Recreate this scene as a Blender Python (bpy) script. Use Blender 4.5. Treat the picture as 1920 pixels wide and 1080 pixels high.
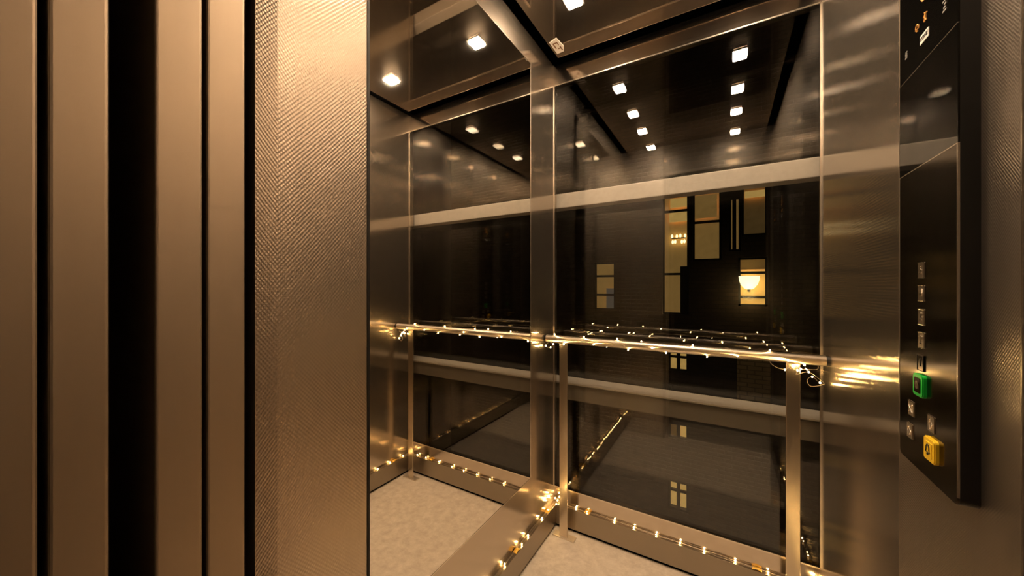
import bpy, bmesh, math, random
from mathutils import Vector, Matrix
random.seed(7)
for o in list(bpy.data.objects):
    bpy.data.objects.remove(o, do_unlink=True)
S = bpy.context.scene
COL = S.collection

# ------------------------------------------------------------ camera, world, exposure
EYE = 1.149                                   # camera height above the car floor
cam = bpy.data.objects.new('camera', bpy.data.cameras.new('camera'))
COL.objects.link(cam)
cam.location = (0, 0, EYE)
cam.rotation_euler = (math.radians(90), 0, math.radians(30.9))
cam.data.sensor_width = 36
cam.data.lens = 668 / 1920 * 36
cam.data.shift_y = -2 / 1920
cam.data.clip_start = 0.005
S.camera = cam
S.view_settings.view_transform = 'Standard'
S.view_settings.look = 'None'
S.view_settings.gamma = 1
S.view_settings.use_curve_mapping = False
S.view_settings.exposure = 0.0
w = bpy.data.worlds.new('night'); S.world = w
w.use_nodes = True
w.node_tree.nodes['Background'].inputs[0].default_value = (1.0, .62, .3, 1)
w.node_tree.nodes['Background'].inputs[1].default_value = 0.0015
LAMP = 730.0                                  # radiance of the ceiling diffusers
BULB = 270.0                                  # radiance of the fairy light bulbs
LAMP_COL = (1.0, .755, .51)
BULB_COL = (1.0, .62, .22)

# ------------------------------------------------------------ measures (metres)
XL, XR = -.7164, .2836                        # car side walls
YF, YR = .300, 1.597                          # car front return and rear wall
H = EYE + 1.074                               # ceiling
JAMB = -.399                                  # left edge of the opening
GT, GB = EYE + .978, EYE - .968               # rear glass top and bottom
CX = (XL + XR) / 2

# ------------------------------------------------------------ materials
def new_mat(name):
    m = bpy.data.materials.new(name); m.use_nodes = True
    nt = m.node_tree
    return m, nt, nt.nodes, nt.links, nt.nodes['Principled BSDF']

def plain(name, col, rough=.5, metal=0.0, spec=.5):
    m, nt, n, l, p = new_mat(name)
    p.inputs['Base Color'].default_value = (*col, 1)
    p.inputs['Roughness'].default_value = rough
    p.inputs['Metallic'].default_value = metal
    p.inputs['Specular IOR Level'].default_value = spec
    return m

def math_node(nt, op, a, b=None):
    x = nt.nodes.new('ShaderNodeMath'); x.operation = op
    for i, v in enumerate((a, b)):
        if v is None: continue
        if isinstance(v, (int, float)): x.inputs[i].default_value = v
        else: nt.links.new(v, x.inputs[i])
    return x.outputs[0]

def world_xyz(nt):
    g = nt.nodes.new('ShaderNodeNewGeometry')
    s = nt.nodes.new('ShaderNodeSeparateXYZ')
    nt.links.new(g.outputs['Position'], s.inputs[0])
    return g, s.outputs

def linen(name, col, rough, depth, pw=.0062, ph=.0041, vary=.06, haze=.5):
    """stainless sheet rolled with a linen pattern: staggered little pillows"""
    m, nt, n, l, p = new_mat(name)
    g, (x, y, z) = world_xyz(nt)
    h = math_node(nt, 'ADD', x, y)
    a = math_node(nt, 'SINE', math_node(nt, 'MULTIPLY', h, 2 * math.pi / pw))
    b = math_node(nt, 'SINE', math_node(nt, 'MULTIPLY', z, 2 * math.pi / ph))
    e = math_node(nt, 'MULTIPLY', a, b)
    bump = n.new('ShaderNodeBump')
    bump.inputs['Strength'].default_value = 1
    bump.inputs['Distance'].default_value = depth
    l.new(e, bump.inputs['Height'])
    l.new(bump.outputs[0], p.inputs['Normal'])
    no = n.new('ShaderNodeTexNoise'); no.inputs['Scale'].default_value = 3
    l.new(g.outputs['Position'], no.inputs['Vector'])
    r = math_node(nt, 'ADD', math_node(nt, 'MULTIPLY', no.outputs[0], vary), rough - vary / 2)
    l.new(r, p.inputs['Roughness'])
    p.inputs['Base Color'].default_value = (*col, 1)
    p.inputs['Metallic'].default_value = 1
    grain(nt, p, .7)
    hz = n.new('ShaderNodeBsdfPrincipled')          # the hazy share of the reflection
    hz.inputs['Base Color'].default_value = (*col, 1); hz.inputs['Metallic'].default_value = 1
    hz.inputs['Roughness'].default_value = .43
    l.new(bump.outputs[0], hz.inputs['Normal'])
    mx = n.new('ShaderNodeMixShader'); mx.inputs[0].default_value = haze
    l.new(p.outputs[0], mx.inputs[1]); l.new(hz.outputs[0], mx.inputs[2])
    l.new(mx.outputs[0], n['Material Output'].inputs[0])
    return m

def grain(nt, p, amount, axis='Z', turn=0.0):
    """vertical grain: highlights stretch sideways"""
    tg = nt.nodes.new('ShaderNodeTangent'); tg.direction_type = 'RADIAL'; tg.axis = axis
    nt.links.new(tg.outputs[0], p.inputs['Tangent'])
    p.inputs['Anisotropic'].default_value = amount
    p.inputs['Anisotropic Rotation'].default_value = turn

def brushed(name, col, rough, sx, sy, sz, vary=.12, depth=.00003, aniso=0.0, axis='Z', turn=0.0):
    """brushed stainless: stretched noise drives gloss and a faint bump"""
    m, nt, n, l, p = new_mat(name)
    g, _ = world_xyz(nt)
    mp = n.new('ShaderNodeMapping'); mp.inputs['Scale'].default_value = (sx, sy, sz)
    l.new(g.outputs['Position'], mp.inputs[0])
    no = n.new('ShaderNodeTexNoise'); no.inputs['Scale'].default_value = 1; no.inputs['Detail'].default_value = 4
    l.new(mp.outputs[0], no.inputs['Vector'])
    r = math_node(nt, 'ADD', math_node(nt, 'MULTIPLY', no.outputs[0], vary), rough - vary / 2)
    l.new(r, p.inputs['Roughness'])
    if depth:
        bump = n.new('ShaderNodeBump'); bump.inputs['Distance'].default_value = depth
        l.new(no.outputs[0], bump.inputs['Height']); l.new(bump.outputs[0], p.inputs['Normal'])
    if aniso: grain(nt, p, aniso, axis, turn)
    p.inputs['Base Color'].default_value = (*col, 1)
    p.inputs['Metallic'].default_value = 1
    return m

def two_lobe(name, col, r1, r2, fac, haze=None):
    """polished metal with a sharp and a hazy reflection"""
    m, nt, n, l, p = new_mat(name)
    n.remove(p)
    a = n.new('ShaderNodeBsdfGlossy'); a.inputs['Color'].default_value = (*col, 1); a.inputs['Roughness'].default_value = r1
    b = n.new('ShaderNodeBsdfGlossy'); b.inputs['Color'].default_value = (*(haze or col), 1); b.inputs['Roughness'].default_value = r2
    mx = n.new('ShaderNodeMixShader'); mx.inputs[0].default_value = fac
    l.new(a.outputs[0], mx.inputs[1]); l.new(b.outputs[0], mx.inputs[2])
    l.new(mx.outputs[0], n['Material Output'].inputs[0])
    return m

def pane_glass(name, tint, f0=.045):
    """window glass: clear from both sides with an angle dependent reflection"""
    m, nt, n, l, p = new_mat(name)
    n.remove(p)
    g = n.new('ShaderNodeNewGeometry')
    d = n.new('ShaderNodeVectorMath'); d.operation = 'DOT_PRODUCT'
    l.new(g.outputs['Normal'], d.inputs[0]); l.new(g.outputs['Incoming'], d.inputs[1])
    c = math_node(nt, 'SUBTRACT', 1.0, math_node(nt, 'ABSOLUTE', d.outputs['Value']))
    f = math_node(nt, 'ADD', math_node(nt, 'MULTIPLY', math_node(nt, 'POWER', c, 5.0), 1 - f0), f0)
    t = n.new('ShaderNodeBsdfTransparent'); t.inputs[0].default_value = (*tint, 1)
    gl = n.new('ShaderNodeBsdfGlossy'); gl.inputs['Roughness'].default_value = 0.0
    gl.inputs['Color'].default_value = (.97, .98, 1, 1)
    mx = n.new('ShaderNodeMixShader')
    l.new(f, mx.inputs[0]); l.new(t.outputs[0], mx.inputs[1]); l.new(gl.outputs[0], mx.inputs[2])
    l.new(mx.outputs[0], n['Material Output'].inputs[0])
    return m

def glow(name, col, s, mottle=0.0):
    m, nt, n, l, p = new_mat(name)
    p.inputs['Base Color'].default_value = (*col, 1)
    p.inputs['Emission Color'].default_value = (*col, 1)
    p.inputs['Emission Strength'].default_value = s
    if mottle:
        no = n.new('ShaderNodeTexNoise'); no.inputs['Scale'].default_value = 9
        tc = n.new('ShaderNodeTexCoord'); l.new(tc.outputs['Object'], no.inputs['Vector'])
        v = math_node(nt, 'MULTIPLY', math_node(nt, 'ADD', math_node(nt, 'MULTIPLY', no.outputs[0], 2 * mottle), 1 - mottle), s)
        l.new(v, p.inputs['Emission Strength'])
    return m

def speckle(name, c1, c2, scale, rough):
    m, nt, n, l, p = new_mat(name)
    g, _ = world_xyz(nt)
    no = n.new('ShaderNodeTexNoise'); no.inputs['Scale'].default_value = scale; no.inputs['Detail'].default_value = 7; no.inputs['Roughness'].default_value = .72
    l.new(g.outputs['Position'], no.inputs['Vector'])
    cr = n.new('ShaderNodeValToRGB')
    cr.color_ramp.elements[0].position = .32; cr.color_ramp.elements[0].color = (*c1, 1)
    cr.color_ramp.elements[1].position = .66; cr.color_ramp.elements[1].color = (*c2, 1)
    l.new(no.outputs[0], cr.inputs[0]); l.new(cr.outputs[0], p.inputs['Base Color'])
    p.inputs['Roughness'].default_value = rough
    return m

def brick(name, c1, c2, mortar):
    m, nt, n, l, p = new_mat(name)
    g, (x, y, z) = world_xyz(nt)
    cb = n.new('ShaderNodeCombineXYZ'); l.new(x, cb.inputs[0]); l.new(z, cb.inputs[1])
    b = n.new('ShaderNodeTexBrick'); b.inputs['Scale'].default_value = 1
    b.inputs['Brick Width'].default_value = .22; b.inputs['Row Height'].default_value = .075; b.inputs['Mortar Size'].default_value = .008
    b.inputs['Color1'].default_value = (*c1, 1); b.inputs['Color2'].default_value = (*c2, 1); b.inputs['Mortar'].default_value = (*mortar, 1)
    l.new(cb.outputs[0], b.inputs['Vector']); l.new(b.outputs[0], p.inputs['Base Color'])
    bump = n.new('ShaderNodeBump'); bump.invert = True; bump.inputs['Distance'].default_value = .01
    l.new(b.outputs['Fac'], bump.inputs['Height']); l.new(bump.outputs[0], p.inputs['Normal'])
    p.inputs['Roughness'].default_value = .85
    return m

STEEL = (.66, .575, .49)
M = dict(
    linen=linen('linen_steel', STEEL, .13, .00011, .0042, .0050, .05, .28),
    linen_far=linen('linen_steel_fine', (.57, .49, .41), .13, .00003, .0042, .013, .04, .17),
    wall=brushed('brushed_wall_steel', STEEL, .14, 2, 2, 60, .05, .00001, .6),
    satin=brushed('satin_door_steel', (.48, .395, .305), .40, 220, 220, 2, .10, .00004),
    bar=brushed('brushed_bar_steel', (.70, .60, .47), .24, 400, 6, 6, .08, .00002),
    rail=brushed('polished_rail_steel', (.86, .77, .65), .36, 3, 300, 300, .06, 0, .85, 'X', .25),
    foot=plain('dull_plate_steel', (.80, .70, .57), .5, 1),
    ledge=brushed('skirting_steel', (.36, .31, .25), .34, 4, 4, 200, .08, .00002),
    mirror=two_lobe('mirror_glass', (.86, .82, .76), 0.0, .03, .15),
    ceiling=two_lobe('polished_ceiling_steel', (.62, .54, .46), .02, .30, .13, (.7, .58, .46)),
    trim=plain('bright_trim_steel', (.85, .77, .66), .25, 1),
    glass=pane_glass('car_glass', (.965, .96, .94), .048),
    shaft_glass=pane_glass('shaft_glass', (.95, .95, .93), .048),
    black=plain('shade_black', (.0006, .0006, .0006), 1, 0, 0),  # flat black put in where only deep shade shows
    rubber=plain('black_seal', (.008, .007, .006), .5, 0, .3),
    gloss=plain('black_gloss_glass', (.004, .0038, .0035), .03, 0, .65),
    cop_side=plain('black_panel_side', (.002, .0018, .0015), .45, 0, .4),
    plate=brushed('dark_panel_steel', (.11, .086, .062), .13, 2, 40, 2, .06, .00001),
    button=plain('button_steel', (.62, .53, .42), .3, 1),
    glyph=plain('button_symbol_steel', (.95, .88, .78), .2, 1),
    glyph_dark=plain('button_symbol_black', (.01, .008, .006), .4),
    green=plain('green_collar', (.012, .42, .045), .25),
    yellow=plain('yellow_collar', (.85, .55, .03), .25),
    white=plain('white_label', (.85, .82, .78), .5),
    ink=plain('black_ink', (.01, .01, .01), .6),
    ink_grey=plain('grey_print', (.22, .21, .20), .5),
    brown_ink=plain('brown_print', (.22, .11, .05), .6),
    icon=glow('orange_icon', (1, .42, .08), .32), icon_dim=glow('dim_display_digit', (1, .42, .10), .05),
    tape=plain('amber_tape', (.85, .50, .06), .35),
    wire=plain('thin_wire', (.75, .6, .42), .35, .6),
    bulb=glow('fairy_bulb', BULB_COL, BULB),
    lamp=glow('lamp_diffuser', LAMP_COL, LAMP),
    floor=speckle('beige_floor', (.43, .36, .285), (.60, .525, .43), 26, .55),
    sill=brushed('aluminium_sill', (.62, .58, .53), .35, 3, 400, 3, .1, .00004),
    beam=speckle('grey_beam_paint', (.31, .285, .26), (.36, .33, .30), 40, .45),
    beam_dark=plain('dark_beam_body', (.10, .085, .065), .45),  # body of the lower beam, darker than its top cap
    dark_wall=speckle('dark_plaster', (.05, .042, .035), (.07, .058, .05), 6, .7),
    lobby_floor=speckle('lobby_floor', (.12, .10, .08), (.17, .145, .12), 20, .4),
    brick=brick('dark_brick', (.035, .023, .014), (.05, .033, .02), (.03, .022, .015)),
    paleb=brick('pale_brick', (.52, .38, .20), (.62, .47, .27), (.30, .22, .13)),
    ground=speckle('wet_ground', (.02, .016, .012), (.05, .04, .03), 3, .25),
    frame=plain('dark_window_frame', (.012, .010, .008), .5),
    lit=glow('lit_room_tan', (1, .58, .17), .16, .25),
    lit_dim=glow('lit_room_dim', (1, .60, .20), .05, .35),
    lit_bright=glow('lit_room_bright', (1, .62, .17), .42, .2),
    lit_warm=glow('lit_room_gold', (1, .62, .18), .42, .35),
    lamp_shade=glow('sconce_shade', (1, .83, .45), 2.4),
    grey=glow('lit_room_grey', (.8, .72, .6), .06, .2),
)

# ------------------------------------------------------------ mesh helpers (everything in world metres, re-based when linked)
def new_bm():
    return bmesh.new()

def box(bm, x0, x1, y0, y1, z0, z1, bevel=0.0, seg=2):
    b = bmesh.new()
    bmesh.ops.create_cube(b, size=1)
    for v in b.verts:
        v.co = Vector(((x0 + x1) / 2 + v.co.x * (x1 - x0), (y0 + y1) / 2 + v.co.y * (y1 - y0), (z0 + z1) / 2 + v.co.z * (z1 - z0)))
    if bevel:
        bmesh.ops.bevel(b, geom=b.edges[:], offset=bevel, segments=seg, affect='EDGES', profile=.6)
    join(bm, b)
    return bm

def join(bm, b):
    me = bpy.data.meshes.new('scratch'); b.to_mesh(me); b.free()
    bm.from_mesh(me); bpy.data.meshes.remove(me)

def prism(bm, outline, axis, a, c, bevel=0.0):
    """outline (2D points) pushed along axis from a to c; the 2D axes are the other two in x,y,z order"""
    b = bmesh.new()
    def at(p, t):
        return {'x': (t, p[0], p[1]), 'y': (p[0], t, p[1]), 'z': (p[0], p[1], t)}[axis]
    lo = [b.verts.new(at(p, a)) for p in outline]; hi = [b.verts.new(at(p, c)) for p in outline]
    n = len(outline)
    b.faces.new(lo); b.faces.new(list(reversed(hi)))
    for i in range(n):
        b.faces.new((lo[i], hi[i], hi[(i + 1) % n], lo[(i + 1) % n]))
    bmesh.ops.recalc_face_normals(b, faces=b.faces)
    if bevel:
        top = [e for e in b.edges if abs(e.verts[0].co['xyz'.index(axis)] - c) < 1e-7 and abs(e.verts[1].co['xyz'.index(axis)] - c) < 1e-7]
        bmesh.ops.bevel(b, geom=top, offset=bevel, segments=2, affect='EDGES')
    join(bm, b)
    return bm

def tube(bm, pts, r, n=8, caps=True):
    pts = [Vector(p) for p in pts]
    rings = []
    up = Vector((0, 0, 1))
    for i, p in enumerate(pts):
        t = (pts[min(i + 1, len(pts) - 1)] - pts[max(i - 1, 0)]).normalized()
        a = t.cross(up)
        if a.length < .05: a = t.cross(Vector((1, 0, 0)))
        a.normalize(); b = t.cross(a)
        rings.append([bm.verts.new(p + r * (math.cos(k * 2 * math.pi / n) * a + math.sin(k * 2 * math.pi / n) * b)) for k in range(n)])
    for q, s in zip(rings, rings[1:]):
        for k in range(n):
            bm.faces.new((q[k], q[(k + 1) % n], s[(k + 1) % n], s[k]))
    if caps:
        bm.faces.new(list(reversed(rings[0]))); bm.faces.new(rings[-1])
    return bm

def lathe(bm, prof, c, n=24):
    """profile of (radius, z) turned about the vertical through c"""
    rings = [[bm.verts.new((c[0] + r * math.cos(k * 2 * math.pi / n), c[1] + r * math.sin(k * 2 * math.pi / n), c[2] + z)) for k in range(n)] for r, z in prof]
    for q, s in zip(rings, rings[1:]):
        for k in range(n):
            bm.faces.new((q[k], q[(k + 1) % n], s[(k + 1) % n], s[k]))
    bm.faces.new(list(reversed(rings[0]))); bm.faces.new(rings[-1])
    return bm

def ball(bm, c, r, sz=1.0, n=8):
    b = bmesh.new()
    bmesh.ops.create_uvsphere(b, u_segments=n, v_segments=max(4, n // 2 + 1), radius=r)
    for v in b.verts:
        v.co = Vector((v.co.x + c[0], v.co.y + c[1], v.co.z * sz + c[2]))
    join(bm, b)
    return bm

def world_loc(o):
    p = Vector((0, 0, 0))
    while o is not None:
        p += Vector(o.location); o = o.parent
    return p

def obj(name, bm, mat, parent=None, smooth=False):
    bmesh.ops.recalc_face_normals(bm, faces=bm.faces)
    lo = Vector([min(v.co[i] for v in bm.verts) for i in range(3)])
    hi = Vector([max(v.co[i] for v in bm.verts) for i in range(3)])
    base = Vector(((lo.x + hi.x) / 2, (lo.y + hi.y) / 2, lo.z))
    for v in bm.verts: v.co -= base
    me = bpy.data.meshes.new(name); bm.to_mesh(me); bm.free()
    me.materials.append(M[mat])
    if smooth:
        for p in me.polygons: p.use_smooth = True
    o = bpy.data.objects.new(name, me); COL.objects.link(o)
    if parent is not None:
        o.parent = parent; o.location = base - world_loc(parent)
    else:
        o.location = base
    return o

def tag(o, label, cat, group=None):
    o['label'] = label; o['category'] = cat
    if group: o['group'] = group
    return o

def thing(name, label, cat, loc, group=None):
    o = bpy.data.objects.new(name, None); COL.objects.link(o)
    o.location = loc; o.empty_display_size = .05
    return tag(o, label, cat, group)

def struct(name, bm, mat, label=None, smooth=False, parent=None):
    o = obj(name, bm, mat, parent, smooth)
    if parent is None:
        o['kind'] = 'structure'
        if label: o['label'] = label; o['category'] = name.split('_')[0]
    return o

def glyph_mesh(bm, txt, size, depth, M4):
    """letters as a mesh, laid into the frame M4 (x along the line, y up, z out of the surface)"""
    cu = bpy.data.curves.new('scratch_text', 'FONT'); cu.body = txt; cu.size = size; cu.extrude = depth
    cu.align_x = 'CENTER'; cu.align_y = 'CENTER'
    to = bpy.data.objects.new('scratch_text', cu); COL.objects.link(to)
    bpy.context.view_layer.update()
    me = bpy.data.meshes.new_from_object(to.evaluated_get(bpy.context.evaluated_depsgraph_get()))
    bpy.data.objects.remove(to); bpy.data.curves.remove(cu)
    me.transform(M4)
    bm.from_mesh(me); bpy.data.meshes.remove(me)
    return bm

# ------------------------------------------------------------ the setting: the car
bm = new_bm(); box(bm, XL - .02, XR + .02, YF - .11, YR + .01, -.04, 0)
struct('floor', bm, 'floor', 'beige speckled vinyl floor of the lift car')
bm = new_bm(); box(bm, XL + .043, XR - .043, YF + .02, YR - .051, H, H + .02, .0015)
struct('ceiling', bm, 'ceiling', 'dark polished steel ceiling panel holding the square lamps')
bm = new_bm()
box(bm, XL - .12, XR + .12, YF - .1, YR + .2, H + .10, H + .14)  # black sheet in place of the unlit space over the ceiling
struct('trim_1', bm, 'black', 'black sheet standing in for the shade above the ceiling panel')
bm = new_bm(); box(bm, XL - .04, XL, YF, YR + .03, 0, H + .005)
struct('wall_left', bm, 'linen_far', 'steel left wall framing the mirror')
bm = new_bm()
box(bm, XL - .04, XR + .04, YR, YR + .03, GT, H + .005)
box(bm, XL - .04, XR + .04, YR, YR + .03, 0, GB)
struct('wall_rear', bm, 'wall', 'steel bands above and below the rear glass')
bm = new_bm()
box(bm, XR, XR + .04, .632, .9565, 0, H + .005)
box(bm, XR, XR + .04, .19, .6305, 0, H + .005)
struct('wall_right', bm, 'linen', 'linen patterned steel right wall around the control panel')
bm = new_bm(); box(bm, XR, XR + .04, .958, YR + .03, 0, H + .005)
struct('wall_right', bm, 'linen_far', 'steel right wall panel between the control panel and the rear glass')
bm = new_bm()
box(bm, XR - .0008, XR + .01, .9563, .9583, 0, H)
box(bm, XR - .0008, XR + .01, .6303, .6325, 0, H)
struct('trim_2', bm, 'trim', 'bright vertical panel seams of the right wall')
# front return beside the opening, and the header above it
bm = new_bm(); box(bm, XL - .04, JAMB, .1923, YF, 0, H + .005)
prism(bm, [(XL - .04, .1728), (JAMB - .0022, .1728), (JAMB + .0004, .1921), (JAMB + .0004, .1926), (XL - .04, .1926)], 'z', 0, H + .005)
struct('wall_front', bm, 'linen', 'linen patterned steel front return beside the door')
bm = new_bm(); box(bm, JAMB, XR, .1923, YF, EYE + .845, H + .005)
struct('trim_3', bm, 'linen_far', 'steel header above the car doorway')
bm = new_bm(); box(bm, JAMB - .006, JAMB + .0006, YF, YF + .004, 0, H)
struct('trim_4', bm, 'rubber', 'black edge of the front return')
# black strips painting the shade of the base gap, and skirting with ledge
for nm, dims, lab in (
    ('baseboard_left', (XL, XL + .020, YF, YR, .014, .108), 'steel skirting ledge along the left wall'),
    ('baseboard_rear', (XL + .020, XR, YR - .020, YR, .014, .108), 'steel skirting ledge under the rear glass'),
    ('baseboard_right', (XR - .020, XR, YF, YR - .020, .014, .108), 'steel skirting ledge along the right wall')):
    bm = new_bm(); box(bm, *dims, .0012)
    struct(nm, bm, 'ledge', lab)
bm = new_bm()
box(bm, XL, XL + .010, YF, YR, 0, .016); box(bm, XL, XR, YR - .010, YR, 0, .016); box(bm, XR - .010, XR, YF, YR, 0, .016)
struct('trim_5', bm, 'black', 'black strips painting the shaded gap under the skirting')
# rear glass and its slim trim
bm = new_bm(); box(bm, XL, XR, YR + .004, YR + .014, GB - .012, GT + .0)
win = struct('window_1', bm, 'glass', 'large rear glass pane of the lift car')
bm = new_bm()
box(bm, XL + .002, XR - .001, YR - .003, YR + .003, GT - .003, GT + .002)
box(bm, XL + .002, XR - .001, YR - .003, YR + .003, GB - .003, GB + .002)
box(bm, XL, XL + .003, YR - .003, YR + .003, GB, GT)
box(bm, XR - .004, XR, YR - .003, YR + .003, GB, GT)
struct('window_frame', bm, 'trim', parent=win)

# mirror on the left wall
t = thing('wall_mirror', 'large mirror on the left steel wall showing the rear glass', 'mirror', (XL, .85, EYE - .817))
bm = new_bm(); box(bm, XL, XL + .004, .33, 1.345, EYE - .8155, EYE + .9515)
obj('mirror_glass', bm, 'mirror', t)
bm = new_bm()
for d in ((.33, 1.347, EYE - .8175, EYE - .8155), (.33, 1.347, EYE + .9515, EYE + .9535), (1.345, 1.347, EYE - .8155, EYE + .9515)):
    box(bm, XL, XL + .0052, *d)
obj('frame', bm, 'trim', t)

# ------------------------------------------------------------ doors and landing
def door(name, y0, y1, x_edge, label, mat='satin'):
    bm = new_bm(); box(bm, x_edge - .62, x_edge, y0, y1, .004, EYE + 1.02, .0022, 3)
    struct(name, bm, mat, label)
door('door_1', .1337, .1635, JAMB, 'steel car door panel nearest the front return')
door('door_2', .0996, .1307, JAMB, 'steel car door panel beside the wide black gap')
door('door_3', .0462, .0747, JAMB, 'steel landing door panel beside the wide black gap')
door('door_4', .008, .0420, JAMB, 'steel landing door panel at the left edge of the picture')
bm = new_bm(); box(bm, -.96, JAMB - .03, .0985, .165, EYE + 1.02, H + .05); box(bm, -.96, .40, .0, .18, EYE + 1.03, H + .05)
box(bm, -1.06, -1.03, -.2, .33, 0, H + .1)  # black sheet beyond the doors, painting their gap in deep shade
struct('trim_6', bm, 'black', 'dark door gear above the doors and a black sheet standing in for shade')
bm = new_bm(); box(bm, XR, XR + .05, 0, .185, 0, EYE + 1.02, .002)
struct('trim_7', bm, 'satin', 'steel slam post of the doorway')
bm = new_bm()
box(bm, JAMB - .4, XR + .1, .085, .1923, -.05, -.002)
for y in (.098, .112, .132, .147, .166, .180): box(bm, JAMB - .4, XR + .1, y, y + .006, -.002, .0015)
struct('trim_8', bm, 'sill', 'grooved aluminium car door sill')
bm = new_bm()
box(bm, JAMB - .4, XR + .1, -.06, .078, -.05, -.002)
for y in (-.045, -.02, .004, .042, .068): box(bm, JAMB - .4, XR + .1, y, y + .006, -.002, .0015)
struct('trim_9', bm, 'sill', 'grooved aluminium landing door sill')
bm = new_bm(); box(bm, -2.2, 2.0, -2.4, -.06, -.05, -.001)
struct('floor_landing', bm, 'lobby_floor', 'dark landing floor outside the doors')
bm = new_bm()
box(bm, -2.2, JAMB - .03, -.10, .005, 0, 2.6); box(bm, XR + .05, 2.0, -.10, .005, 0, 2.6); box(bm, JAMB - .03, XR + .05, -.10, -.01, EYE + .95, 2.6)
struct('wall_landing', bm, 'dark_wall', 'dark landing wall around the doorway')
bm = new_bm(); box(bm, -2.2, 2.0, -2.5, -2.4, 0, 2.6); box(bm, -2.3, -2.2, -2.5, .0, 0, 2.6); box(bm, 2.0, 2.1, -2.5, .0, 0, 2.6)
struct('wall_back', bm, 'dark_wall', 'dark far wall of the landing')
bm = new_bm(); box(bm, -2.3, 2.1, -2.5, .0, 2.6, 2.65)
struct('ceiling_landing', bm, 'dark_wall', 'dark landing ceiling')

# ------------------------------------------------------------ ceiling lamps
def ceiling_lamp(x, y, label):
    t = thing('ceiling_lamp', label, 'lamp', (x, y, H), 'square lamps in the car ceiling')
    bm = new_bm(); a, b = .034, .028
    for d in ((-a, a, -a, -b), (-a, a, b, a), (-a, -b, -b, b), (b, a, -b, b)):
        box(bm, x + d[0], x + d[1], y + d[2], y + d[3], H - .003, H + .0005)
    obj('frame', bm, 'trim', t)
    bm = new_bm(); box(bm, x - b, x + b, y - b, y + b, H - .011, H + .0005, .006, 4)
    obj('diffuser', bm, 'lamp', t)
ceiling_lamp(-.489, 1.263, 'glowing square ceiling lamp nearest the rear left corner and the white card')
ceiling_lamp(.058, 1.263, 'glowing square ceiling lamp nearest the rear right corner of the car')
ceiling_lamp(-.489, .645, 'glowing square ceiling lamp above the front end of the mirror')
ceiling_lamp(.058, .645, 'glowing square ceiling lamp beside the control panel wall near the door')

# white card on the ceiling by the corner
t = thing('paper_card', 'small white card with a brown mark stuck on the ceiling corner', 'card', (-.642, 1.467, H - .0015))
bm = new_bm(); prism(bm, [(-.664, 1.428), (-.625, 1.416), (-.617, 1.480), (-.630, 1.512), (-.664, 1.515)], 'z', H - .0015, H, 0)
obj('card', bm, 'white', t)
bm = new_bm()
for d in ((-.655, -.650, 1.445, 1.478), (-.655, -.632, 1.440, 1.446), (-.636, -.632, 1.444, 1.462), (-.645, -.629, 1.480, 1.486), (-.634, -.629, 1.470, 1.500)):
    box(bm, *d, H - .0022, H - .0014)
obj('printed_mark', bm, 'brown_ink', t)

# ------------------------------------------------------------ handrail
RY, RZ, RR = 1.497, EYE - .237, .0165
t = thing('handrail', 'polished round steel handrail on two flat posts before the rear glass', 'handrail', (CX, RY, 0))
bm = new_bm(); tube(bm, [(XL + .009, RY, RZ), (XR - .007, RY, RZ)], RR, 40)
obj('rail', bm, 'rail', t, True)
for x in (XL + .0055, XR - .0035):
    bm = new_bm(); tube(bm, [(x - .0035, RY, RZ), (x + .0035, RY, RZ)], RR * .9, 32)
    obj('end_cap', bm, 'rubber', t)
for x in (-.637, .197):
    bm = new_bm(); box(bm, x - .0195, x + .0195, 1.522, 1.530, .004, RZ - .006, .0015)
    box(bm, x - .012, x + .012, RY - .004, 1.5295, RZ - .0195, RZ - .010, .001)
    obj('post', bm, 'bar', t)
    bm = new_bm(); box(bm, x - .050, x + .054, 1.512, 1.548, 0, .005, .0012)
    obj('foot_plate', bm, 'foot', t)

# ------------------------------------------------------------ fairy lights
def smooth_path(pts, k=6):
    pts = [Vector(p) for p in pts]
    out = []
    for i in range(len(pts) - 1):
        p0, p1, p2, p3 = pts[max(i - 1, 0)], pts[i], pts[i + 1], pts[min(i + 2, len(pts) - 1)]
        for j in range(k):
            t = j / k
            out.append(.5 * ((2 * p1) + (p2 - p0) * t + (2 * p0 - 5 * p1 + 4 * p2 - p3) * t * t + (3 * p1 - p0 - 3 * p2 + p3) * t ** 3))
    out.append(pts[-1])
    return out

BULB_MESH = None
def add_bulb(p, parent, r=.0021):
    global BULB_MESH
    if BULB_MESH is None:
        bm = new_bm(); ball(bm, (0, 0, 0), r, 1.25, 10)
        BULB_MESH = bpy.data.meshes.new('bulb'); bm.to_mesh(BULB_MESH); bm.free()
        BULB_MESH.materials.append(M['bulb'])
        for q in BULB_MESH.polygons: q.use_smooth = True
    o = bpy.data.objects.new('bulb', BULB_MESH); COL.objects.link(o)
    o.parent = parent; o.location = Vector(p) - world_loc(parent)

def fairy_string(label, base, wires, bulbs, group='fairy light strings in the car'):
    t = thing('fairy_lights', label, 'fairy lights', base, group)
    bm = new_bm()
    for wpts in wires: tube(bm, wpts, .00042, 5)
    obj('wire', bm, 'wire', t, True)
    for b in bulbs: add_bulb(b, t)
    return t

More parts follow.
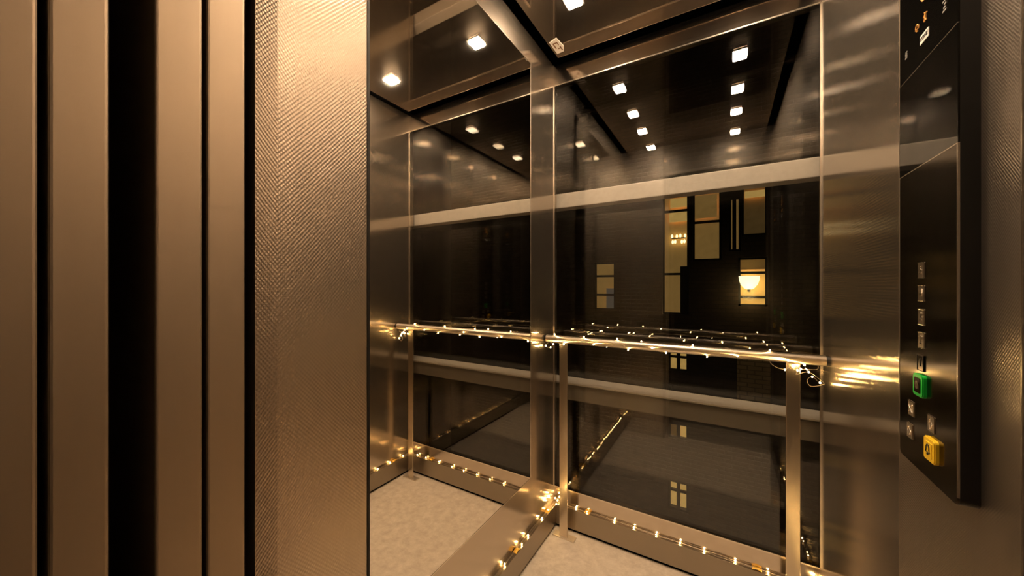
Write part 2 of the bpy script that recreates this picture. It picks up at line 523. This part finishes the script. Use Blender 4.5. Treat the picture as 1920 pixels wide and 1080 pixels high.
# wound about the handrail, with loose loops at its right end
pts, bulbs = [], []
N, R2 = 260, RR + .0012
turns = 7.0
for i in range(N + 1):
    f = i / N
    x = XL + .03 + f * (XR - XL - .06)
    a = 2 * math.pi * turns * f + .8 * math.sin(f * 17) + .6
    pts.append((x, RY + R2 * math.cos(a), RZ + R2 * math.sin(a)))
    if i % 13 == 5:
        k = R2 + .004
        bulbs.append((x, RY + k * math.cos(a), RZ + k * math.sin(a)))
loopA = smooth_path([pts[-1], (.255, 1.487, .885), (.215, 1.482, .880), (.200, 1.485, .861), (.232, 1.490, .872), (.262, 1.495, .850), (.272, 1.50, .836), (.240, 1.492, .826), (.229, 1.490, .845), (.243, 1.49, .858), (.262, 1.495, .838), (.276, 1.505, .833)])
loopB = smooth_path([(.125, 1.480, .915), (.135, 1.476, .888), (.165, 1.478, .876), (.190, 1.478, .890), (.210, 1.480, .905), (.222, 1.480, .915)])
bulbs += [(.242, 1.49, .858), (.233, 1.49, .872), (.262, 1.495, .840), (.170, 1.477, .875), (.203, 1.482, .876), (.212, 1.482, .881)]
loopC = smooth_path([pts[0], (XL + .022, 1.482, .895), (XL + .012, 1.478, .880), (XL + .030, 1.482, .872), (XL + .045, 1.484, .888), (XL + .020, 1.486, .902)])
bulbs += [(XL + .012, 1.478, .880), (XL + .034, 1.482, .874), (XL + .047, 1.484, .890)]
fairy_string('string of warm fairy lights wound around the handrail', (CX, RY, RZ), [pts, loopA, loopB, loopC], bulbs)

LZ = .1085
def ledge_run(a, b, n, off, seed):
    rnd = random.Random(seed)
    a, b = Vector(a), Vector(b)
    side = Vector((-(b - a).normalized().y, (b - a).normalized().x, 0))
    w1, w2, bl = [], [], []
    for i in range(61):
        f = i / 60
        p = a.lerp(b, f)
        w1.append(p + side * (.003 * math.sin(f * 21 + seed)) + Vector((0, 0, .0012 + .0018 * abs(math.sin(f * 33 + seed)))))
        w2.append(p + side * (.004 * math.sin(f * 14 + 2 + seed) + .002) + Vector((0, 0, .0010 + .004 * abs(math.sin(f * 19 + 1)))))
    for i in range(n):
        f = (i + .5 + rnd.uniform(-.22, .22)) / n
        bl.append(a.lerp(b, f) + side * rnd.uniform(-.003, .003) + Vector((0, 0, .0045)))
    return w1, w2, bl
corner = smooth_path([(XL + .012, 1.52, LZ + .002), (XL + .03, 1.555, LZ + .012), (XL + .016, 1.572, LZ + .028), (XL + .032, 1.580, LZ + .018), (XL + .05, 1.575, LZ + .006),
                      (XL + .034, 1.586, LZ + .034), (XL + .018, 1.583, LZ + .012), (XL + .04, 1.588, LZ + .003)])
w1, w2, bl = ledge_run((XL + .011, .34, LZ), (XL + .011, 1.565, LZ), 13, 0, 1)
fairy_string('string of warm fairy lights along the left skirting ledge under the mirror', (XL + .011, 1.0, LZ), [w1, w2, corner],
             bl + [(XL + .03, 1.556, LZ + .012), (XL + .017, 1.572, LZ + .029), (XL + .034, 1.586, LZ + .034), (XL + .045, 1.576, LZ + .008), (XL + .024, 1.584, LZ + .014)])
w1, w2, bl = ledge_run((XL + .05, 1.588, LZ), (XR - .03, 1.588, LZ), 10, 0, 2)
fairy_string('string of warm fairy lights along the skirting ledge below the rear glass', (CX, 1.588, LZ), [w1, w2], bl)
w1, w2, bl = ledge_run((XR - .011, .70, LZ), (XR - .011, 1.575, LZ), 9, 0, 3)
fairy_string('string of warm fairy lights along the right skirting ledge seen by reflection', (XR - .011, 1.1, LZ), [w1, w2], bl)

# amber tape holding the wires down
def tape(cx, cy, lx, ly, label, rz=0.0):
    bm = new_bm()
    n = 7
    rows = []
    for i in range(n):
        f = i / (n - 1) - .5
        u = f * max(lx, ly)
        z = LZ + .0012 + .0042 * math.cos(f * math.pi) + random.uniform(-.0003, .0003)
        rows.append([(cx + (u if lx >= ly else s * lx / 2), cy + (u if ly > lx else s * ly / 2), z) for s in (-1, 1)])
    top = [[bm.verts.new(p) for p in r] for r in rows]
    bot = [[bm.verts.new((p[0], p[1], p[2] - .0007)) for p in r] for r in rows]
    for i in range(n - 1):
        bm.faces.new((top[i][0], top[i + 1][0], top[i + 1][1], top[i][1]))
        bm.faces.new((bot[i][0], bot[i][1], bot[i + 1][1], bot[i + 1][0]))
        for s in (0, 1):
            bm.faces.new((top[i][s], bot[i][s], bot[i + 1][s], top[i + 1][s]))
    bm.faces.new((top[0][0], top[0][1], bot[0][1], bot[0][0])); bm.faces.new((top[-1][0], bot[-1][0], bot[-1][1], top[-1][1]))
    o = obj('tape_piece', bm, 'tape', None, True)
    tag(o, label, 'tape', 'amber tape pieces on the skirting')
tape(XL + .011, 1.215, .016, .030, 'amber tape piece holding the wires on the left ledge, nearest the viewer')
tape(XL + .011, 1.505, .018, .034, 'amber tape piece on the left ledge close to the corner')
tape(-.545, 1.588, .026, .015, 'amber tape piece on the rear ledge just right of the left post')
tape(.10, 1.588, .030, .015, 'amber tape piece on the rear ledge left of the right post')
tape(XR - .011, 1.47, .016, .030, 'amber tape piece on the right ledge near the rear glass')

# ------------------------------------------------------------ control panel on the right wall
FX, PY0, PY1, PZ0, PZ1 = XR - .020, .706, .889, EYE - .291, EYE + .60
t = thing('control_panel', 'tall black lift control panel with buttons on the right wall', 'control panel', (XR, (PY0 + PY1) / 2, PZ0))
def rounded(y0, y1, z0, z1, r, bottom=True, top=False):
    pts = []
    def arc(cy, cz, a0, on):
        if not on: return None
        return [(cy + r * math.cos(math.radians(a0 + k * 15)), cz + r * math.sin(math.radians(a0 + k * 15))) for k in range(7)]
    pts += arc(y0 + r, z0 + r, 180, bottom) or [(y0, z0)]
    pts += arc(y1 - r, z0 + r, 270, bottom) or [(y1, z0)]
    pts += arc(y1 - r, z1 - r, 0, top) or [(y1, z1)]
    pts += arc(y0 + r, z1 - r, 90, top) or [(y0, z1)]
    return pts
bm = new_bm(); prism(bm, rounded(PY0, PY1, PZ0, PZ1, .010, True, True), 'x', XR, FX + .002)
obj('body', bm, 'cop_side', t)
bm = new_bm(); prism(bm, rounded(PY0 + .0006, PY1 - .0006, PZ0 + .0006, EYE + .1900, .010), 'x', FX + .002, FX, .0008)
obj('cover_plate', bm, 'plate', t)
bm = new_bm(); box(bm, FX - .0002, FX + .002, PY0, PY0 + .0022, PZ0 + .012, EYE + .1900); box(bm, FX - .0002, FX + .002, PY0, PY1, EYE + .1896, EYE + .1912)
obj('plate_edge', bm, 'trim', t)
bm = new_bm(); box(bm, FX, FX + .002, PY0, PY1, EYE + .1912, EYE + .349)
obj('glass_cover', bm, 'gloss', t)
bm = new_bm(); box(bm, FX + .0003, FX + .002, PY0, PY1, EYE + .3503, PZ1 - .001)
screen = obj('display_screen', bm, 'gloss', t)
bm = new_bm(); box(bm, FX - .0002, FX + .001, PY0, PY1, EYE + .349, EYE + .3503)
obj('screen_seam', bm, 'trim', t)
def face(y, z, out=0.0):
    """frame on the panel front: x runs towards the viewer (-Y), y up, z out of the wall"""
    return Matrix(((0, 0, -1, FX - out), (-1, 0, 0, y), (0, 1, 0, z), (0, 0, 0, 1)))
# brand plate, pictograms and small print
bm = new_bm(); box(bm, FX - .0003, FX + .0008, .785, .812, EYE + .3800, EYE + .3935)
lab = obj('name_plate', bm, 'white', t)
bm = new_bm(); glyph_mesh(bm, 'KONE', .0088, .0002, face(.7985, EYE + .3868, .0006))
obj('plate_lettering', bm, 'ink', lab)
bm = new_bm()
tube(bm, [(FX - .0002, .823 + .0045 * math.cos(a), EYE + .414 + .0062 * math.sin(a)) for a in [k * math.pi / 12 for k in range(0, 13)]], .00045, 5)
tube(bm, [(FX - .0002, .8285, EYE + .4125), (FX - .0002, .8175, EYE + .4125)], .00045, 5)
tube(bm, [(FX - .0002, .8245, EYE + .4095), (FX - .0002, .8215, EYE + .4095)], .0006, 5)
obj('bell_icon', bm, 'icon', screen)
bm = new_bm()
ball(bm, (FX - .0001, .796, EYE + .4215), .0012, 1, 8)
for st in (((.796, .420), (.796, .4145)), ((.8005, .4165), (.796, .4195), (.7915, .4205)), ((.796, .4145), (.799, .409)), ((.796, .4145), (.793, .4095))):
    tube(bm, [(FX - .0002, y, EYE + z) for y, z in st], .00055, 5)
obj('person_icon', bm, 'icon', screen)
bm = new_bm()
for k in range(4): box(bm, FX - .0004, FX, .734 + .0025 * (k % 2), .744 - .002 * (k % 3), EYE + .386 + .0045 * k, EYE + .3885 + .0045 * k)
obj('small_print', bm, 'ink_grey', screen)
bm = new_bm(); glyph_mesh(bm, '0', .060, .0001, face(.800, EYE + .462, .0001))
obj('floor_number', bm, 'icon_dim', screen)
bm = new_bm()
for k in range(4): box(bm, FX - .0002, FX, .858, .866 - .001 * (k % 2), EYE + .387 + .0032 * k, EYE + .3890 + .0032 * k)
obj('small_print', bm, 'ink_grey', screen)

def line_glyph(bm, strokes, y, z, out, r=.0008):
    for st in strokes:
        tube(bm, [(FX - out, y - a, z + b) for a, b in st], r, 6)

def button(y, z, sym, collar=None, dark=False, label=None):
    s, s2 = .0125, .0105
    hgt = .0012
    if collar:
        hgt = .0058
        bm = new_bm()
        ring = rounded(y - .0165, y + .0165, z - .0175, z + .0175, .005, True, True)
        prism(bm, ring, 'x', FX + .0005, FX - .005, .0012)
        c = obj('button', bm, collar, t)
        c['label'] = 'green ringed button' if collar == 'green' else 'yellow ringed alarm button'
        bm = new_bm(); prism(bm, rounded(y - s2, y + s2, z - .0118, z + .0118, .0025, True, True), 'x', FX - .0045, FX - hgt, .0006)
        obj('button_cap', bm, 'plate' if collar == 'green' else 'yellow', c)
    else:
        bm = new_bm(); prism(bm, rounded(y - s2, y + s2, z - s, z + s, .0015, True, True), 'x', FX + .0005, FX - hgt, .0009)
        c = obj('button', bm, 'button' if not dark else 'plate', t)
        rims = [[(FX - hgt, y - s2 + .001, zz), (FX - hgt, y + s2 - .001, zz)] for zz in (z - s + .0006, z + s - .0006)]
        if dark: rims += [[(FX - hgt, yy, z - s), (FX - hgt, yy, z + s)] for yy in (y - s2 + .0006, y + s2 - .0006)]
        for rim in rims:
            bm = new_bm(); tube(bm, rim, .0007, 6)
            obj('button_rim', bm, 'glyph_dark' if dark else 'glyph', c)
    bm = new_bm(); out = hgt + .0004
    if len(sym) == 1:
        glyph_mesh(bm, sym, .0185, .0003, face(y, z, out))
    elif sym == 'close':
        line_glyph(bm, [[(-.006, .0065), (-.0005, 0), (-.006, -.0065)], [(.006, .0065), (.0005, 0), (.006, -.0065)]], y, z, out)
    elif sym == 'open':
        line_glyph(bm, [[(-.0015, .0065), (-.006, 0), (-.0015, -.0065)], [(.0015, .0065), (.006, 0), (.0015, -.0065)]], y, z, out)
    elif sym == 'diamond':
        line_glyph(bm, [[(0, .0075), (-.005, 0), (0, -.0075), (.005, 0), (0, .0075)]], y, z, out)
    elif sym == 'bell':
        line_glyph(bm, [[(-.0065, -.004), (-.0045, -.001), (-.0042, .004), (-.002, .007), (0, .0078), (.002, .007), (.0042, .004), (.0045, -.001), (.0065, -.004), (-.0065, -.004)],
                        [(-.002, -.0065), (0, -.0078), (.002, -.0065), (0, -.0055), (-.002, -.0065)]], y, z, out, .00075)
    obj('symbol', bm, 'glyph_dark' if (dark or sym == 'bell') else 'glyph', c)
for z, s in zip((1.175, 1.139, 1.102, 1.066), '5432'): button(.806, z, s)
button(.808, 1.030, '1', None, True)
button(.806, .995, '0', 'green')
button(.842, .949, 'close'); button(.846, .911, 'open'); button(.775, .945, 'diamond'); button(.770, .908, 'bell', 'yellow')

# ------------------------------------------------------------ shaft frame behind the car
BY0, BY1 = 1.645, 1.762
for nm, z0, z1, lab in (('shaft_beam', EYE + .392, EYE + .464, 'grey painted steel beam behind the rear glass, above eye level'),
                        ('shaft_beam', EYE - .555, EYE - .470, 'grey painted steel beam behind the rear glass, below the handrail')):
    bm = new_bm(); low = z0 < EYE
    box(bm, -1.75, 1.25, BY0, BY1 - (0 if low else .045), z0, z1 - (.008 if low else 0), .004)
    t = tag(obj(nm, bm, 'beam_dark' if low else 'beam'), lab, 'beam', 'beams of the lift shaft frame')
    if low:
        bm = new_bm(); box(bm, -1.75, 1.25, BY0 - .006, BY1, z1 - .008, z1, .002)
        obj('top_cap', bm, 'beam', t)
for k, (z0, z1) in enumerate(((-1.2, EYE - .5125), (EYE - .5125, EYE + .428), (EYE + .428, 3.2))):
    bm = new_bm(); box(bm, -1.75, 1.25, 1.765, 1.777, z0, z1)
    struct('window_%d' % (k + 2), bm, 'shaft_glass', ('lower', 'middle', 'upper')[k] + ' glass pane of the lift shaft')
for x, lab in ((-1.80, 'left'), (1.30, 'right')):
    bm = new_bm(); box(bm, x - .05, x + .05, BY0, BY1, -1.2, 3.2, .005)
    struct('trim_%d' % (10 if x < 0 else 11), bm, 'beam', lab + ' post of the shaft frame')

# ------------------------------------------------------------ building across the yard
FY = 7.5
b = thing('apartment_building', 'dark brick building across the yard with lit stacked windows', 'building', (0, FY, -4))
wins = []
def wall_with_holes(x0, x1, z0, z1, holes, y0, y1):
    xs = sorted({x0, x1} | {h[0] for h in holes} | {h[1] for h in holes})
    zs = sorted({z0, z1} | {h[2] for h in holes} | {h[3] for h in holes})
    bm = new_bm()
    for zi in range(len(zs) - 1):
        run = None
        for xi in range(len(xs) - 1):
            cx, cz = (xs[xi] + xs[xi + 1]) / 2, (zs[zi] + zs[zi + 1]) / 2
            solid = not any(h[0] < cx < h[1] and h[2] < cz < h[3] for h in holes)
            if solid and run is None: run = xs[xi]
            if (not solid or xi == len(xs) - 2) and run is not None:
                box(bm, run, xs[xi] if not solid else xs[xi + 1], y0, y1, zs[zi], zs[zi + 1]); run = None
    return bm
HOLES = dict(tall=(-1.06, -.59, .62, 3.16), mid=(-.53, -.06, 1.64, 3.09), slim=(.06, .24, 1.79, 2.76), upper=(.25, .63, 2.05, 3.05), room=(.20, .63, .81, 1.67),
             left=(-2.43, -1.98, .66, 1.67), low_a=(-.95, -.60, -.47, -.06), low_b=(-.95, -.60, -1.78, -1.48), low_c=(-.95, -.60, -3.16, -2.60))
obj('wall', wall_with_holes(-7, 5, -4, 6, list(HOLES.values()), FY, FY + .25), 'brick', b)
def window(key, mats, bars_x=(), bars_z=(), curtains=()):
    x0, x1, z0, z1 = HOLES[key]
    f = .035
    bm = new_bm()
    for d in ((x0, x1, z0, z0 + f), (x0, x1, z1 - f, z1), (x0, x0 + f, z0, z1), (x1 - f, x1, z0, z1)):
        box(bm, d[0], d[1], FY + .04, FY + .10, d[2], d[3])
    for x in bars_x: box(bm, x - .03, x + .03, FY + .04, FY + .10, z0, z1)
    for z in bars_z: box(bm, x0, x1, FY + .045, FY + .095, z - .022, z + .022)
    w = obj('window', bm, 'frame', b)
    bm = new_bm(); box(bm, x0, x1, FY + .20, FY + .22, z0, z1)
    obj('lit_backdrop', bm, mats, w)  # glowing backdrop standing in for the lit room behind
    for cx0, cx1, cz0, cz1, mt in curtains:
        bm = new_bm(); box(bm, cx0, cx1, FY + .13, FY + .15, cz0, cz1, .004)
        obj('curtain', bm, mt, w)  # glowing ones carry the room light in their own material
    return w
window('tall', 'lit', (), (1.40, 2.62), ((-.95, -.62, 2.42, 2.62, 'lit_warm'), (-.93, -.62, 2.70, 2.88, 'lit_bright'), (-.75, -.59, .62, 1.55, 'frame'), (-.62, -.60, 1.5, 3.1, 'frame')))
window('mid', 'lit', (), (2.36,), ((-.50, -.13, 2.45, 2.88, 'lit'),))
window('slim', 'lit', (.14,), ())
window('upper', 'lit_dim', (), (), ((.30, .60, 2.74, 2.86, 'lit_warm'),))
window('room', 'lit_bright', (), (.97, 1.40), ((.24, .63, 1.46, 1.66, 'lit_dim'),))
window('left', 'lit', (), (1.38, .98), ((-2.2, -2.0, .68, 1.12, 'grey'),))
window('low_a', 'lit_warm', (-.775,), (-.2,))
window('low_b', 'lit_warm', (-.775,), (), ((-.95, -.80, -1.78, -1.48, 'lit_dim'),))
window('low_c', 'lit_warm', (-.775,), (-2.79,))
bm = new_bm(); box(bm, .18, .66, FY - .05, FY + .02, -.85, -.12)
obj('pale_pier', bm, 'paleb', b)
# glowing bowl lamp in the room window
t = thing('wall_sconce', 'glowing bowl lamp in a window of the building outside', 'lamp', (.36, FY + .13, 1.10))
bm = new_bm(); lathe(bm, [(.012, 0), (.07, .02), (.125, .09), (.15, .17), (.155, .24), (.14, .235)], (.36, FY + .02, 1.10), 28)
obj('lamp_shade', bm, 'lamp_shade', t, True)
bm = new_bm(); box(bm, .34, .38, FY - .01, FY + .13, 1.06, 1.11, .006)
obj('bracket', bm, 'frame', t)
t = thing('chandelier', 'small glowing chandelier in the tall lit window outside', 'lamp', (-.78, FY + .12, 1.98))
bm = new_bm(); tube(bm, [(-.78 + .12 * math.cos(k * math.pi / 8), FY + .12 + .04 * math.sin(k * math.pi / 8), 2.10) for k in range(17)], .008, 6, False)
obj('ring', bm, 'frame', t)
for k in range(8):
    bm = new_bm(); a = k * math.pi / 4 + .3
    ball(bm, (-.78 + .12 * math.cos(a), FY + .12 + .04 * math.sin(a), 2.14 - .11 * (k % 2)), .022, 1.8, 8)
    obj('bulb', bm, 'lamp_shade', t, True)
ld = bpy.data.lights.new('pier_fill_light', 'POINT'); ld.energy = 5; ld.color = (1, .7, .3); ld.shadow_soft_size = .1  # added lamp with no fixture, brightens the pale pier
lo = bpy.data.objects.new('pier_fill_light', ld); COL.objects.link(lo); lo.location = (.36, FY - .22, 1.0)
bm = new_bm(); box(bm, -7, 5, 2.0, FY + 1, -4.1, -4)
struct('ground', bm, 'ground', 'dark wet yard below')
